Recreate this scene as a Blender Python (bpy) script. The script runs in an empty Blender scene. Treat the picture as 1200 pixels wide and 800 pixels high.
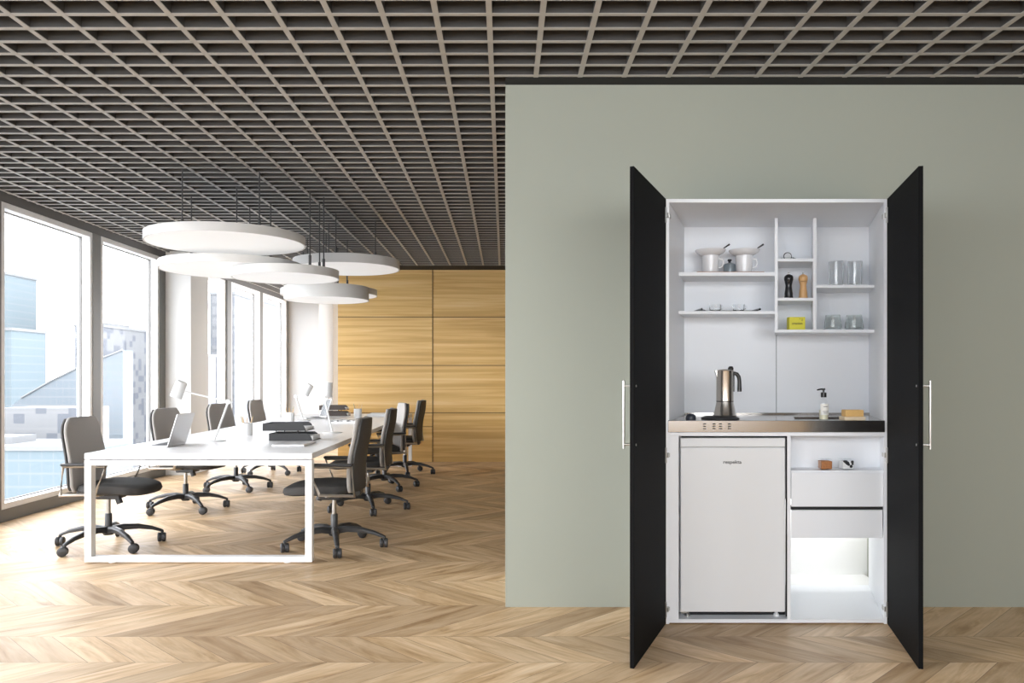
import bpy, bmesh, math, random
from mathutils import Vector, Matrix, Euler
random.seed(7)
PI = math.pi
scn = bpy.context.scene
COL = scn.collection

# ------------------------------------------------------------------ camera, world, light, exposure
FP, VX, VY, CH = 950.0, 591.0, 442.0, 1.22      # focal length in pixels, principal point, camera height
cam_d = bpy.data.cameras.new('camera'); cam = bpy.data.objects.new('camera', cam_d); COL.objects.link(cam)
cam.location = (0, 0, CH); cam.rotation_euler = (PI/2, 0, 0)
cam_d.sensor_width = 36; cam_d.lens = 36*FP/1200
cam_d.shift_x = (600-VX)/1200; cam_d.shift_y = (VY-400)/1200
cam_d.clip_start = 0.05; cam_d.clip_end = 3000
scn.camera = cam

WORLD_STRENGTH = 4.6
w = bpy.data.worlds.new('overcast_sky'); scn.world = w; w.use_nodes = True
w.node_tree.nodes['Background'].inputs['Color'].default_value = (0.96, 0.985, 1.03, 1)
w.node_tree.nodes['Background'].inputs['Strength'].default_value = WORLD_STRENGTH

def area(name, loc, rot, sx, sy, power, color=(1, 1, 1), portal=False):
    d = bpy.data.lights.new(name, 'AREA'); d.shape = 'RECTANGLE'; d.size = sx; d.size_y = sy
    d.energy = power; d.color = color
    if portal: d.cycles.is_portal = True
    o = bpy.data.objects.new(name, d); COL.objects.link(o); o.location = loc; o.rotation_euler = rot
    return o
# daylight through the window wall (sampling portal)
area('window_portal', (-4.6, 8.0, 1.4), (0, -PI/2, 0), 2.8, 19.5, 1, portal=True)

area('window_portal', (-0.45, -1.72, 1.91), (PI/2, 0, 0), 6.9, 1.7, 1, portal=True)  # portal for the window added behind the camera as fill

sun_d = bpy.data.lights.new('sun', 'SUN'); sun_d.energy = 1.2; sun_d.angle = math.radians(14); sun_d.color = (1.0, 0.98, 0.95)
sun = bpy.data.objects.new('sun', sun_d); COL.objects.link(sun)
sun.rotation_euler = Vector((-2.0, -1.0, 0.42)).to_track_quat('Z', 'Y').to_euler()

scn.view_settings.view_transform = 'Standard'
scn.view_settings.look = 'None'
scn.view_settings.gamma = 1.0
scn.view_settings.use_curve_mapping = False
scn.view_settings.exposure = 1.08
try:
    scn.cycles.max_bounces = 14; scn.cycles.transmission_bounces = 12; scn.cycles.diffuse_bounces = 6; scn.cycles.transparent_max_bounces = 16
    scn.cycles.sample_clamp_indirect = 6.0
except Exception: pass

# ------------------------------------------------------------------ materials
def new_mat(name):
    m = bpy.data.materials.new(name); m.use_nodes = True
    return m, m.node_tree, m.node_tree.nodes['Principled BSDF']
def pm(name, color, rough=0.5, metal=0.0, spec=0.5, noise=0.0, scale=40, emis=0.0, bump=0.0):
    m, nt, b = new_mat(name)
    b.inputs['Base Color'].default_value = (*color, 1)
    b.inputs['Roughness'].default_value = rough; b.inputs['Metallic'].default_value = metal
    b.inputs['Specular IOR Level'].default_value = spec
    tc = nt.nodes.new('ShaderNodeTexCoord'); n = nt.nodes.new('ShaderNodeTexNoise')
    n.inputs['Scale'].default_value = scale; n.inputs['Detail'].default_value = 3
    nt.links.new(tc.outputs['Object'], n.inputs['Vector'])
    if noise > 0:
        mx = nt.nodes.new('ShaderNodeMix'); mx.data_type = 'RGBA'
        mx.inputs['A'].default_value = (*[c*(1-noise) for c in color], 1)
        mx.inputs['B'].default_value = (*[min(1, c*(1+noise)) for c in color], 1)
        nt.links.new(n.outputs['Fac'], mx.inputs['Factor']); nt.links.new(mx.outputs['Result'], b.inputs['Base Color'])
    if bump > 0:
        bp = nt.nodes.new('ShaderNodeBump'); bp.inputs['Strength'].default_value = bump; bp.inputs['Distance'].default_value = 0.002
        nt.links.new(n.outputs['Fac'], bp.inputs['Height']); nt.links.new(bp.outputs['Normal'], b.inputs['Normal'])
    if emis > 0:
        b.inputs['Emission Color'].default_value = (*color, 1); b.inputs['Emission Strength'].default_value = emis
    return m
def glass_mat(name, tint=(0.97, 0.98, 0.98), refl=0.9, rough=0.02, ior=1.45):
    m, nt, b = new_mat(name); nt.nodes.remove(b)
    out = nt.nodes['Material Output']
    t = nt.nodes.new('ShaderNodeBsdfTransparent'); t.inputs['Color'].default_value = (*tint, 1)
    g = nt.nodes.new('ShaderNodeBsdfGlossy'); g.inputs['Roughness'].default_value = rough; g.inputs['Color'].default_value = (refl, refl, refl, 1)
    f = nt.nodes.new('ShaderNodeFresnel'); f.inputs['IOR'].default_value = ior
    mx = nt.nodes.new('ShaderNodeMixShader')
    ge = nt.nodes.new('ShaderNodeNewGeometry'); inv = nt.nodes.new('ShaderNodeMath'); inv.operation = 'SUBTRACT'; inv.inputs[0].default_value = 1.0
    mu = nt.nodes.new('ShaderNodeMath'); mu.operation = 'MULTIPLY'
    nt.links.new(ge.outputs['Backfacing'], inv.inputs[1]); nt.links.new(f.outputs[0], mu.inputs[0]); nt.links.new(inv.outputs[0], mu.inputs[1])
    nt.links.new(mu.outputs[0], mx.inputs[0]); nt.links.new(t.outputs[0], mx.inputs[1]); nt.links.new(g.outputs[0], mx.inputs[2])
    nt.links.new(mx.outputs[0], out.inputs['Surface'])
    return m

class NG:      # tiny node-graph helper
    def __init__(s, nt): s.nt = nt
    def val(s, sock, v):
        if hasattr(v, 'is_linked') or hasattr(v, 'links'): s.nt.links.new(v, sock)
        else: sock.default_value = v
    def m(s, op, a, b=0.0, c=None):
        n = s.nt.nodes.new('ShaderNodeMath'); n.operation = op
        s.val(n.inputs[0], a); s.val(n.inputs[1], b)
        if c is not None: s.val(n.inputs[2], c)
        return n.outputs[0]
    def comb(s, x, y, z):
        n = s.nt.nodes.new('ShaderNodeCombineXYZ')
        for i, v in enumerate((x, y, z)): s.val(n.inputs[i], v)
        return n.outputs[0]
    def noise(s, vec, scale, detail=3, rough=0.5, dist=0.0):
        n = s.nt.nodes.new('ShaderNodeTexNoise'); s.nt.links.new(vec, n.inputs['Vector'])
        n.inputs['Scale'].default_value = scale; n.inputs['Detail'].default_value = detail
        n.inputs['Roughness'].default_value = rough; n.inputs['Distortion'].default_value = dist
        return n.outputs['Fac']
    def white(s, vec):
        n = s.nt.nodes.new('ShaderNodeTexWhiteNoise'); n.noise_dimensions = '3D'; s.nt.links.new(vec, n.inputs['Vector'])
        return n.outputs['Value']
    def ramp(s, fac, stops):
        n = s.nt.nodes.new('ShaderNodeValToRGB'); s.nt.links.new(fac, n.inputs[0])
        e = n.color_ramp.elements
        while len(e) < len(stops): e.new(0.5)
        for i, (p, c) in enumerate(stops): e[i].position = p; e[i].color = (*c, 1)
        return n.outputs[0]
    def mix(s, f, a, b, mode='MIX'):
        n = s.nt.nodes.new('ShaderNodeMix'); n.data_type = 'RGBA'; n.blend_type = mode
        s.val(n.inputs['Factor'], f)
        for k, v in (('A', a), ('B', b)):
            if isinstance(v, tuple): n.inputs[k].default_value = (*v, 1)
            else: s.nt.links.new(v, n.inputs[k])
        return n.outputs['Result']

def floor_mat():
    m, nt, b = new_mat('oak_chevron_parquet'); g = NG(nt)
    tc = nt.nodes.new('ShaderNodeTexCoord'); sp = nt.nodes.new('ShaderNodeSeparateXYZ'); nt.links.new(tc.outputs['Object'], sp.inputs[0])
    X, Y = sp.outputs[0], sp.outputs[1]
    a = g.m('SUBTRACT', Y, 3.815)
    pos = g.m('GREATER_THAN', a, 0.0)
    wd = g.m('MULTIPLY_ADD', pos, 0.52-0.345, 0.345)
    r = g.m('FLOOR', g.m('DIVIDE', a, wd))
    t = g.m('SUBTRACT', a, g.m('MULTIPLY', r, wd))
    par = g.m('ABSOLUTE', g.m('MODULO', r, 2.0))                # 1 = planks lean one way, 0 = the other
    # par 1: u = X + t ; par 0: u = X + w - t
    tt = g.m('MULTIPLY', t, g.m('MULTIPLY_ADD', par, 2.0, -1.0))
    u = g.m('ADD', g.m('ADD', X, tt), g.m('MULTIPLY', wd, g.m('SUBTRACT', 1.0, par)))
    pu = g.m('DIVIDE', g.m('ADD', u, 20.03), 0.205)
    pi_ = g.m('FLOOR', pu); pf = g.m('FRACT', pu)
    rnd = g.white(g.comb(pi_, r, 3.3)); rnd2 = g.white(g.comb(pi_, r, 9.7))
    along = g.m('MULTIPLY', t, 1.414)
    gv = g.comb(g.m('MULTIPLY', u, 0.707*7), g.m('ADD', g.m('MULTIPLY', along, 1.1), g.m('MULTIPLY', rnd, 31.0)), g.m('MULTIPLY', rnd2, 17.0))
    n1 = g.noise(gv, 1.5, 5, 0.6, 1.2)
    gv2 = g.comb(g.m('MULTIPLY', u, 0.707*60), g.m('ADD', g.m('MULTIPLY', along, 3.0), g.m('MULTIPLY', rnd, 11.0)), rnd2)
    n2 = g.noise(gv2, 1.5, 4, 0.6)
    c1 = g.ramp(n1, [(0.26, (0.34, 0.20, 0.095)), (0.40, (0.53, 0.365, 0.205)), (0.56, (0.66, 0.485, 0.305)), (0.78, (0.75, 0.59, 0.41))])
    c2 = g.ramp(rnd, [(0.0, (0.74, 0.70, 0.66)), (0.45, (0.95, 0.93, 0.90)), (1.0, (1.18, 1.17, 1.15))])
    c = g.mix(1.0, c1, c2, 'MULTIPLY')
    c3 = g.ramp(n2, [(0.3, (0.88, 0.86, 0.84)), (0.7, (1.05, 1.05, 1.05))])
    c = g.mix(1.0, c, c3, 'MULTIPLY')
    e1 = g.m('LESS_THAN', pf, 0.020); e2 = g.m('LESS_THAN', t, 0.003)
    edge = g.m('MAXIMUM', e1, e2)
    c = g.mix(g.m('MULTIPLY', edge, 0.75), c, (0.20, 0.12, 0.07))
    nt.links.new(c, b.inputs['Base Color'])
    nt.links.new(g.m('MULTIPLY_ADD', n2, 0.12, 0.40), b.inputs['Roughness'])
    b.inputs['Specular IOR Level'].default_value = 0.25
    return m

def wood_wall_mat():
    m, nt, b = new_mat('golden_oak_veneer'); g = NG(nt)
    tc = nt.nodes.new('ShaderNodeTexCoord'); sp = nt.nodes.new('ShaderNodeSeparateXYZ'); nt.links.new(tc.outputs['Object'], sp.inputs[0])
    X, Z = sp.outputs[0], sp.outputs[2]
    row = g.m('FLOOR', g.m('DIVIDE', Z, 0.6925)); colm = g.m('FLOOR', g.m('DIVIDE', g.m('ADD', X, 1.035), 1.37))
    rnd = g.white(g.comb(row, colm, 2.0))
    v = g.comb(g.m('ADD', g.m('MULTIPLY', X, 0.38), g.m('MULTIPLY', rnd, 13)), g.m('MULTIPLY', Z, 12.0), rnd)
    n = g.noise(v, 1.3, 5, 0.55, 0.6)
    c = g.ramp(n, [(0.27, (0.56, 0.34, 0.11)), (0.43, (0.62, 0.38, 0.125)), (0.56, (0.72, 0.475, 0.18)), (0.72, (0.79, 0.57, 0.27))])
    nt.links.new(c, b.inputs['Base Color']); b.inputs['Roughness'].default_value = 0.42
    b.inputs['Specular IOR Level'].default_value = 0.35
    return m
def facade_mat(name, base, line, sx=3.0, sz=3.2, wid=0.10, patch=0.0, dark=(0.2, 0.22, 0.26)):
    m, nt, b = new_mat(name); g = NG(nt)
    tc = nt.nodes.new('ShaderNodeTexCoord'); sp = nt.nodes.new('ShaderNodeSeparateXYZ'); nt.links.new(tc.outputs['Object'], sp.inputs[0])
    h = g.m('ADD', sp.outputs[0], sp.outputs[1]); Z = sp.outputs[2]
    fz = g.m('FRACT', g.m('DIVIDE', Z, sz)); fx = g.m('FRACT', g.m('DIVIDE', h, sx))
    e = g.m('MAXIMUM', g.m('LESS_THAN', fz, wid), g.m('LESS_THAN', fx, wid*0.5))
    c = g.mix(e, base, line)
    if patch > 0:
        r = g.white(g.comb(g.m('FLOOR', g.m('DIVIDE', h, sx)), g.m('FLOOR', g.m('DIVIDE', Z, sz*0.6)), 1.0))
        c = g.mix(g.m('GREATER_THAN', r, 1-patch), c, dark)
    nt.links.new(c, b.inputs['Base Color']); b.inputs['Roughness'].default_value = 0.6
    return m

M = {}
M['floor'] = floor_mat()
M['wood_wall'] = wood_wall_mat()
M['green'] = pm('sage_green_paint', (0.322, 0.338, 0.288), 0.75, noise=0.015, scale=3, spec=0.3)
M['wall_white'] = pm('white_wall_paint', (0.80, 0.80, 0.79), 0.8, noise=0.01, scale=4)
M['wall_beige'] = pm('pale_plaster', (0.74, 0.735, 0.715), 0.8, noise=0.01, scale=4)
M['pillar_grey'] = pm('grey_plaster', (0.50, 0.50, 0.50), 0.8, noise=0.01, scale=4)
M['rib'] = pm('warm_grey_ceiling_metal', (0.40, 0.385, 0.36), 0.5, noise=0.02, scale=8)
M['blade_shade'] = pm('shaded_ceiling_blade', (0.062, 0.059, 0.056), 0.7, noise=0.02, scale=8)  # blade sides coloured darker than their edges to paint the shade in the grid
M['slab'] = pm('dark_ceiling_void', (0.035, 0.034, 0.033), 0.9, noise=0.05, scale=5)
M['black_strip'] = pm('black_shadow_strip', (0.008, 0.008, 0.008), 0.8, noise=0.05)
M['mullion'] = pm('dark_grey_mullion', (0.16, 0.155, 0.145), 0.45, noise=0.02)
M['header'] = pm('charcoal_header', (0.085, 0.08, 0.075), 0.5, noise=0.02)
M['frame_white'] = pm('white_window_frame', (0.80, 0.80, 0.80), 0.45, noise=0.01)
M['pane'] = glass_mat('solar_window_glass', (0.87, 0.876, 0.883), 0.35, 0.01, 1.12)
M['pane_clear'] = glass_mat('clear_window_glass', (0.99, 0.995, 0.995), 0.8, 0.01, 1.25)
M['groove'] = pm('panel_groove_shadow_strip', (0.10, 0.06, 0.025), 0.8, noise=0.05)
M['table_white'] = pm('white_lacquer_table', (0.88, 0.88, 0.88), 0.32, noise=0.005)
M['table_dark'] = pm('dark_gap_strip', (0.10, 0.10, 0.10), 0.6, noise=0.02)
M['lamp_white'] = pm('white_lamp_metal', (0.78, 0.78, 0.77), 0.35, noise=0.01)
M['disc_side'] = pm('white_disc_rim', (0.62, 0.615, 0.60), 0.5, noise=0.01)
M['disc_glow'] = pm('glowing_white_diffuser', (0.80, 0.80, 0.80), 0.6, emis=0.20, noise=0.001)
M['cable'] = pm('dark_steel_cable', (0.07, 0.07, 0.07), 0.45, metal=0.2, noise=0.02)
M['fabric_grey'] = pm('taupe_grey_fabric', (0.35, 0.33, 0.31), 0.9, noise=0.12, scale=320, bump=0.3)
M['fabric_dark'] = pm('charcoal_fabric', (0.05, 0.048, 0.046), 0.85, noise=0.15, scale=320, bump=0.2)
M['shell'] = pm('charcoal_back_shell', (0.055, 0.053, 0.051), 0.6, noise=0.05, scale=60)
M['plastic'] = pm('black_plastic', (0.035, 0.035, 0.036), 0.38, noise=0.03)
M['wheel'] = pm('black_castor_rubber', (0.04, 0.04, 0.042), 0.45, noise=0.03)
M['chrome'] = pm('brushed_chrome', (0.50, 0.49, 0.47), 0.28, metal=1.0, noise=0.03, scale=90)
M['armmetal'] = pm('champagne_satin_metal', (0.55, 0.50, 0.44), 0.35, metal=0.85, noise=0.03, scale=90)
M['tray'] = pm('dark_grey_tray', (0.045, 0.045, 0.046), 0.6, noise=0.04)
M['tray_brown'] = pm('dark_brown_tray', (0.06, 0.045, 0.038), 0.6, noise=0.04)
M['paper'] = pm('white_paper', (0.82, 0.82, 0.82), 0.8, noise=0.01)
M['alu'] = pm('silver_aluminium', (0.70, 0.70, 0.71), 0.35, metal=0.6, noise=0.01)
M['screen'] = pm('dark_laptop_screen', (0.02, 0.02, 0.022), 0.2, noise=0.02)
M['keys'] = pm('dark_laptop_keys', (0.05, 0.05, 0.052), 0.6, noise=0.05)
M['pencil'] = pm('natural_wood_pencil', (0.70, 0.48, 0.28), 0.6, noise=0.1, scale=60)
M['pencil_dark'] = pm('olive_pencil', (0.40, 0.36, 0.22), 0.6, noise=0.1, scale=60)
M['cab_white'] = pm('white_melamine', (0.84, 0.86, 0.89), 0.38, noise=0.008, scale=5)
M['fridge_white'] = pm('white_enamel', (0.77, 0.785, 0.80), 0.33, noise=0.006, scale=5)
M['door_black'] = pm('matt_black_laminate', (0.0045, 0.0045, 0.0048), 0.65, noise=0.03, scale=30, spec=0.06)
M['gap_black'] = pm('dark_fridge_gap', (0.012, 0.012, 0.013), 0.7, noise=0.05)
M['steel'] = pm('brushed_stainless_steel', (0.56, 0.53, 0.50), 0.20, metal=1.0, noise=0.03, scale=50)
M['steel_pot'] = pm('polished_moka_steel', (0.72, 0.68, 0.63), 0.27, metal=1.0, noise=0.04, scale=12)
M['hob'] = pm('black_cast_hob', (0.02, 0.02, 0.022), 0.5, noise=0.05)
M['black_gloss'] = pm('black_bakelite', (0.012, 0.012, 0.013), 0.25, noise=0.03)
M['porcelain'] = pm('cream_white_porcelain', (0.82, 0.83, 0.85), 0.18, noise=0.01)
M['spoon_dark'] = pm('dark_spoon_metal', (0.06, 0.06, 0.065), 0.3, metal=0.7, noise=0.03)
M['tin'] = pm('blue_grey_tin', (0.34, 0.40, 0.44), 0.3, metal=0.7, noise=0.03)
M['copper_tray'] = pm('brown_copper_tray', (0.36, 0.17, 0.08), 0.4, noise=0.08)
M['tumbler'] = glass_mat('clear_tumbler_glass', (0.972, 0.98, 0.98), 0.95, 0.03, 1.5)
def real_glass(name, color):
    m, nt, b = new_mat(name)
    b.inputs['Base Color'].default_value = (*color, 1); b.inputs['Roughness'].default_value = 0.0
    b.inputs['Transmission Weight'].default_value = 1.0; b.inputs['IOR'].default_value = 1.45
    return m
M['tumbler'] = real_glass('clear_tumbler_glass', (0.97, 0.98, 0.98))
M['tumbler_green'] = real_glass('greenish_tumbler_glass', (0.93, 0.96, 0.94)) # glass_mat('greenish_tumbler_glass', (0.955, 0.97, 0.958), 0.95, 0.03, 1.5)
M['light_wood'] = pm('turned_beech_wood', (0.66, 0.39, 0.17), 0.4, noise=0.1, scale=30)
M['yellow'] = pm('yellow_printed_card', (0.72, 0.66, 0.06), 0.5, noise=0.03)
M['ink'] = pm('olive_brown_ink', (0.16, 0.13, 0.04), 0.6, noise=0.03)
M['ink_black'] = pm('black_logo_ink', (0.01, 0.01, 0.01), 0.5, noise=0.03)
M['jar_glass'] = glass_mat('thin_jar_glass', (0.985, 0.99, 0.99), 0.95, 0.03, 1.4)
M['soap_liquid'] = pm('pale_yellow_soap', (0.72, 0.70, 0.52), 0.3, noise=0.03)
M['label'] = pm('white_bottle_label', (0.78, 0.78, 0.74), 0.7, noise=0.03)
M['soap'] = pm('honey_coloured_soap', (0.76, 0.48, 0.18), 0.5, noise=0.05, scale=60)
M['soap_dish'] = pm('pale_wood_dish', (0.80, 0.66, 0.47), 0.5, noise=0.05)
M['lentil'] = pm('orange_brown_lentils', (0.42, 0.17, 0.06), 0.7, noise=0.45, scale=170)
M['stone'] = pm('dark_slate_blue_knob', (0.03, 0.035, 0.05), 0.4, noise=0.1)
M['lentil_dark'] = pm('black_beans', (0.02, 0.022, 0.025), 0.5, noise=0.1)

# ------------------------------------------------------------------ mesh helpers
class MB:
    def __init__(s): s.bm = bmesh.new()
    def box(s, x0, x1, y0, y1, z0, z1, f=None):
        vs = [s.bm.verts.new(Vector((x, y, z)) if f is None else f(x, y, z)) for z in (z0, z1) for y in (y0, y1) for x in (x0, x1)]
        for q in ((0, 2, 3, 1), (4, 5, 7, 6), (0, 1, 5, 4), (2, 6, 7, 3), (0, 4, 6, 2), (1, 3, 7, 5)):
            s.bm.faces.new([vs[i] for i in q])
        return s
    def prism(s, pts, a, b, axis='y'):
        def P(p, t):
            if axis == 'y': return Vector((p[0], t, p[1]))
            if axis == 'x': return Vector((t, p[0], p[1]))
            return Vector((p[0], p[1], t))
        A = [s.bm.verts.new(P(p, a)) for p in pts]; B = [s.bm.verts.new(P(p, b)) for p in pts]
        s.bm.faces.new(A); s.bm.faces.new(B[::-1]); n = len(pts)
        for i in range(n): s.bm.faces.new([A[i], A[(i+1) % n], B[(i+1) % n], B[i]])
        return s
    def lathe(s, prof, c=(0, 0, 0), n=32, mat=None):
        c = Vector(c); rings = []
        for r, z in prof:
            if r < 1e-6: vs = [s.bm.verts.new((0, 0, z))]
            else: vs = [s.bm.verts.new((r*math.cos(2*PI*i/n), r*math.sin(2*PI*i/n), z)) for i in range(n)]
            rings.append(vs)
        for A, B in zip(rings, rings[1:]):
            for i in range(n):
                j = (i+1) % n
                if len(A) == 1 and len(B) == 1: continue
                if len(A) == 1: s.bm.faces.new([A[0], B[j], B[i]])
                elif len(B) == 1: s.bm.faces.new([A[i], A[j], B[0]])
                else: s.bm.faces.new([A[i], A[j], B[j], B[i]])
        for R, rev in ((rings[0], True), (rings[-1], False)):
            if len(R) > 1 and prof[0] != prof[-1]: s.bm.faces.new(R[::-1] if rev else R)
        vs = [v for R in rings for v in R]
        T = Matrix.Translation(c) @ (mat.to_4x4() if mat else Matrix.Identity(4))
        for v in vs: v.co = T @ v.co
        return s
    def tube(s, pts, r, n=10, closed=False, flat=1.0):
        pts = [Vector(p) for p in pts]; N = len(pts); rings = []
        rs = r if isinstance(r, (list, tuple)) else [r]*N
        up = Vector((0, 0, 1)); prev = None
        for i, p in enumerate(pts):
            if closed: t = (pts[(i+1) % N]-pts[i-1]).normalized()
            elif i == 0: t = (pts[1]-p).normalized()
            elif i == N-1: t = (p-pts[-2]).normalized()
            else: t = ((pts[i+1]-p).normalized()+(p-pts[i-1]).normalized()).normalized()
            if prev is None:
                a = up if abs(t.z) < 0.9 else Vector((1, 0, 0))
                u = (a - t*a.dot(t)).normalized()
            else: u = (prev - t*prev.dot(t)).normalized()
            prev = u; v = t.cross(u)
            rings.append([s.bm.verts.new(p + (u*math.cos(2*PI*k/n)*rs[i]*flat + v*math.sin(2*PI*k/n)*rs[i])) for k in range(n)])
        for i in range(N if closed else N-1):
            A, B = rings[i], rings[(i+1) % N]
            for k in range(n): s.bm.faces.new([A[k], A[(k+1) % n], B[(k+1) % n], B[k]])
        if not closed: s.bm.faces.new(rings[0][::-1]); s.bm.faces.new(rings[-1])
        return s
    def cyl(s, a, b, r, n=20): return s.tube([a, b], r, n)
    def build(s, name, mat, parent=None, bevel=0.0, smooth=False, seg=2, subsurf=0):
        bmesh.ops.recalc_face_normals(s.bm, faces=s.bm.faces)
        me = bpy.data.meshes.new(name); s.bm.to_mesh(me); s.bm.free()
        me.materials.append(mat)
        o = bpy.data.objects.new(name, me); COL.objects.link(o)
        if parent: o.parent = parent
        if smooth:
            for p in me.polygons: p.use_smooth = True
            md = None
        if bevel > 0:
            md = o.modifiers.new('bevel', 'BEVEL'); md.width = bevel; md.segments = seg; md.limit_method = 'ANGLE'; md.angle_limit = math.radians(40)
        if subsurf:
            md = o.modifiers.new('sub', 'SUBSURF'); md.levels = subsurf; md.render_levels = subsurf
        if smooth and not subsurf:
            try: me.set_sharp_from_angle(angle=math.radians(42))
            except Exception: pass
        return o
def tag(o, label, cat, group=None, kind=None):
    o['label'] = label; o['category'] = cat
    if group: o['group'] = group
    if kind: o['kind'] = kind
    return o
def empty(name, loc, rz, label, cat, group=None):
    o = bpy.data.objects.new(name, None); COL.objects.link(o); o.location = loc; o.rotation_euler = (0, 0, rz)
    o.empty_display_size = 0.1
    return tag(o, label, cat, group)
def struct(name, mb, mat, bevel=0.0):
    o = mb.build(name, mat, None, bevel); o['kind'] = 'structure'; return o
def children(o): return [c for c in list(bpy.data.objects) if c.parent is o]
def copy_tree(o, parent=None, kids=None):
    if kids is None:
        kids = {}
        for c in bpy.data.objects:
            if c.parent: kids.setdefault(c.parent.name, []).append(c)
    c = o.copy(); COL.objects.link(c)
    if parent: c.parent = parent; c.matrix_parent_inverse = o.matrix_parent_inverse.copy()
    for ch in kids.get(o.name, []): copy_tree(ch, c, kids)
    return c
def dup(root, loc, rz, label, group=None):
    c = copy_tree(root); c.location = loc; c.rotation_euler = (0, 0, rz); c['label'] = label
    if group: c['group'] = group
    return c
def text_mesh(name, body, size, mat, parent, loc, rot, extrude=0.0004, bold=0.0):
    cu = bpy.data.curves.new(name, 'FONT'); cu.body = body; cu.size = size; cu.extrude = extrude; cu.offset = bold
    cu.align_x = 'CENTER'; cu.align_y = 'CENTER'
    t = bpy.data.objects.new(name+'_tmp', cu); COL.objects.link(t)
    bpy.context.view_layer.update()
    me = bpy.data.meshes.new_from_object(t.evaluated_get(bpy.context.evaluated_depsgraph_get()))
    bpy.data.objects.remove(t)
    me.materials.clear(); me.materials.append(mat)
    o = bpy.data.objects.new(name, me); COL.objects.link(o); o.parent = parent; o.location = loc; o.rotation_euler = rot
    return o

# ------------------------------------------------------------------ the room
CEIL = 2.775; YB = 17.2; XW = -4.22; Y0 = -1.5; XR = 5.0; WY = 4.308; DWY = 11.71
struct('floor', MB().box(XW-0.12, XR, Y0, YB, -0.2, 0), M['floor'])
# ceiling: dark void above a deep lattice of metal blades
struct('ceiling', MB().box(XW-0.12, XR, Y0, YB+0.2, CEIL+0.13, CEIL+0.25), M['slab'])
t = 0.0125
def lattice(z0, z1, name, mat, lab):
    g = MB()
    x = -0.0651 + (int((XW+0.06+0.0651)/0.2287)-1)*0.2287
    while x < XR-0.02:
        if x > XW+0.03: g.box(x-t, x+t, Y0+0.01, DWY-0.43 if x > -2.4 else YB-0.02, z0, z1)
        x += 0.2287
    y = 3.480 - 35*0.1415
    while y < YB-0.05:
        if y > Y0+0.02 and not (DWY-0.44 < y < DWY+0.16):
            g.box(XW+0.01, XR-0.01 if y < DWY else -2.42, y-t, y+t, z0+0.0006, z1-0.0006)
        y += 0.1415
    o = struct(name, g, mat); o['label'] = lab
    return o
lattice(CEIL+0.004, CEIL+0.115, 'ceiling_lattice', M['blade_shade'], 'deep blades of the open grid ceiling, coloured dark as shade')
lattice(CEIL, CEIL+0.0038, 'ceiling_lattice_edge', M['rib'], 'lower edges of the ceiling grid blades, coloured paler as lit')
# far timber wall with flush panels
wb = MB().box(-2.404, XR, DWY, DWY+0.15, 0, CEIL)
wfar = struct('wall_back', wb, M['wood_wall'])
gr = MB()
for z in (2.0905, 1.392, 0.706): gr.box(-2.404, XR-0.3, DWY-0.004, DWY+0.01, z-0.005, z+0.005)
for xx in (-1.035, 0.335, 1.705): gr.box(xx-0.006, xx+0.006, DWY-0.0045, DWY+0.01, 0, CEIL)
gr.box(-2.404, -1.035, DWY-0.004, DWY+0.01, 0.505, 0.511)
struct('trim_1', gr, M['groove'])
struct('trim_2', MB().box(-2.404, XR, 11.28, DWY, CEIL-0.004, CEIL+0.12), M['black_strip'])
# end of the window bay beyond the timber wall
struct('wall_far_end', MB().box(XW-0.12, -2.2, YB, YB+0.15, 0, CEIL+0.12), M['wall_white'])
# pillars against the window wall
struct('trim_3', MB().box(XW-0.1, -3.905, 10.10, 10.70, 0, CEIL+0.1), M['wall_beige'], 0.004)
struct('trim_4', MB().box(XW-0.1, -3.63, 15.86, YB, 0, CEIL+0.1), M['pillar_grey'], 0.004)
WA, WB, WZ0, WZ1 = -3.9, 3.0, 1.10, 2.72
wr = MB(); wr.box(XW-0.12, WA, Y0-0.15, Y0, 0, CEIL+0.2); wr.box(WB, XR, Y0-0.15, Y0, 0, CEIL+0.2); wr.box(WA, WB, Y0-0.15, Y0, 0, WZ0); wr.box(WA, WB, Y0-0.15, Y0, WZ1, CEIL+0.2)
struct('wall_rear', wr, M['wood_wall'])
fr = MB()
for k in range(4): xx = WA + (WB-WA-0.06)*k/3; fr.box(xx, xx+0.06, Y0-0.13, Y0-0.05, WZ0, WZ1)
fr.box(WA+0.06, WB-0.06, Y0-0.13, Y0-0.05, WZ0, WZ0+0.06); fr.box(WA+0.06, WB-0.06, Y0-0.13, Y0-0.05, WZ1-0.06, WZ1)
o = struct('window_20', fr, M['frame_white'])  # unseen window added behind the camera to give frontal fill light
MB().box(WA+0.06, WB-0.06, Y0-0.10, Y0-0.09, WZ0+0.06, WZ1-0.06).build('window_pane', M['pane_clear'], o)
struct('wall_right', MB().box(XR, XR+0.15, Y0, DWY+0.15, 0, CEIL+0.2), M['wall_white'])

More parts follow.
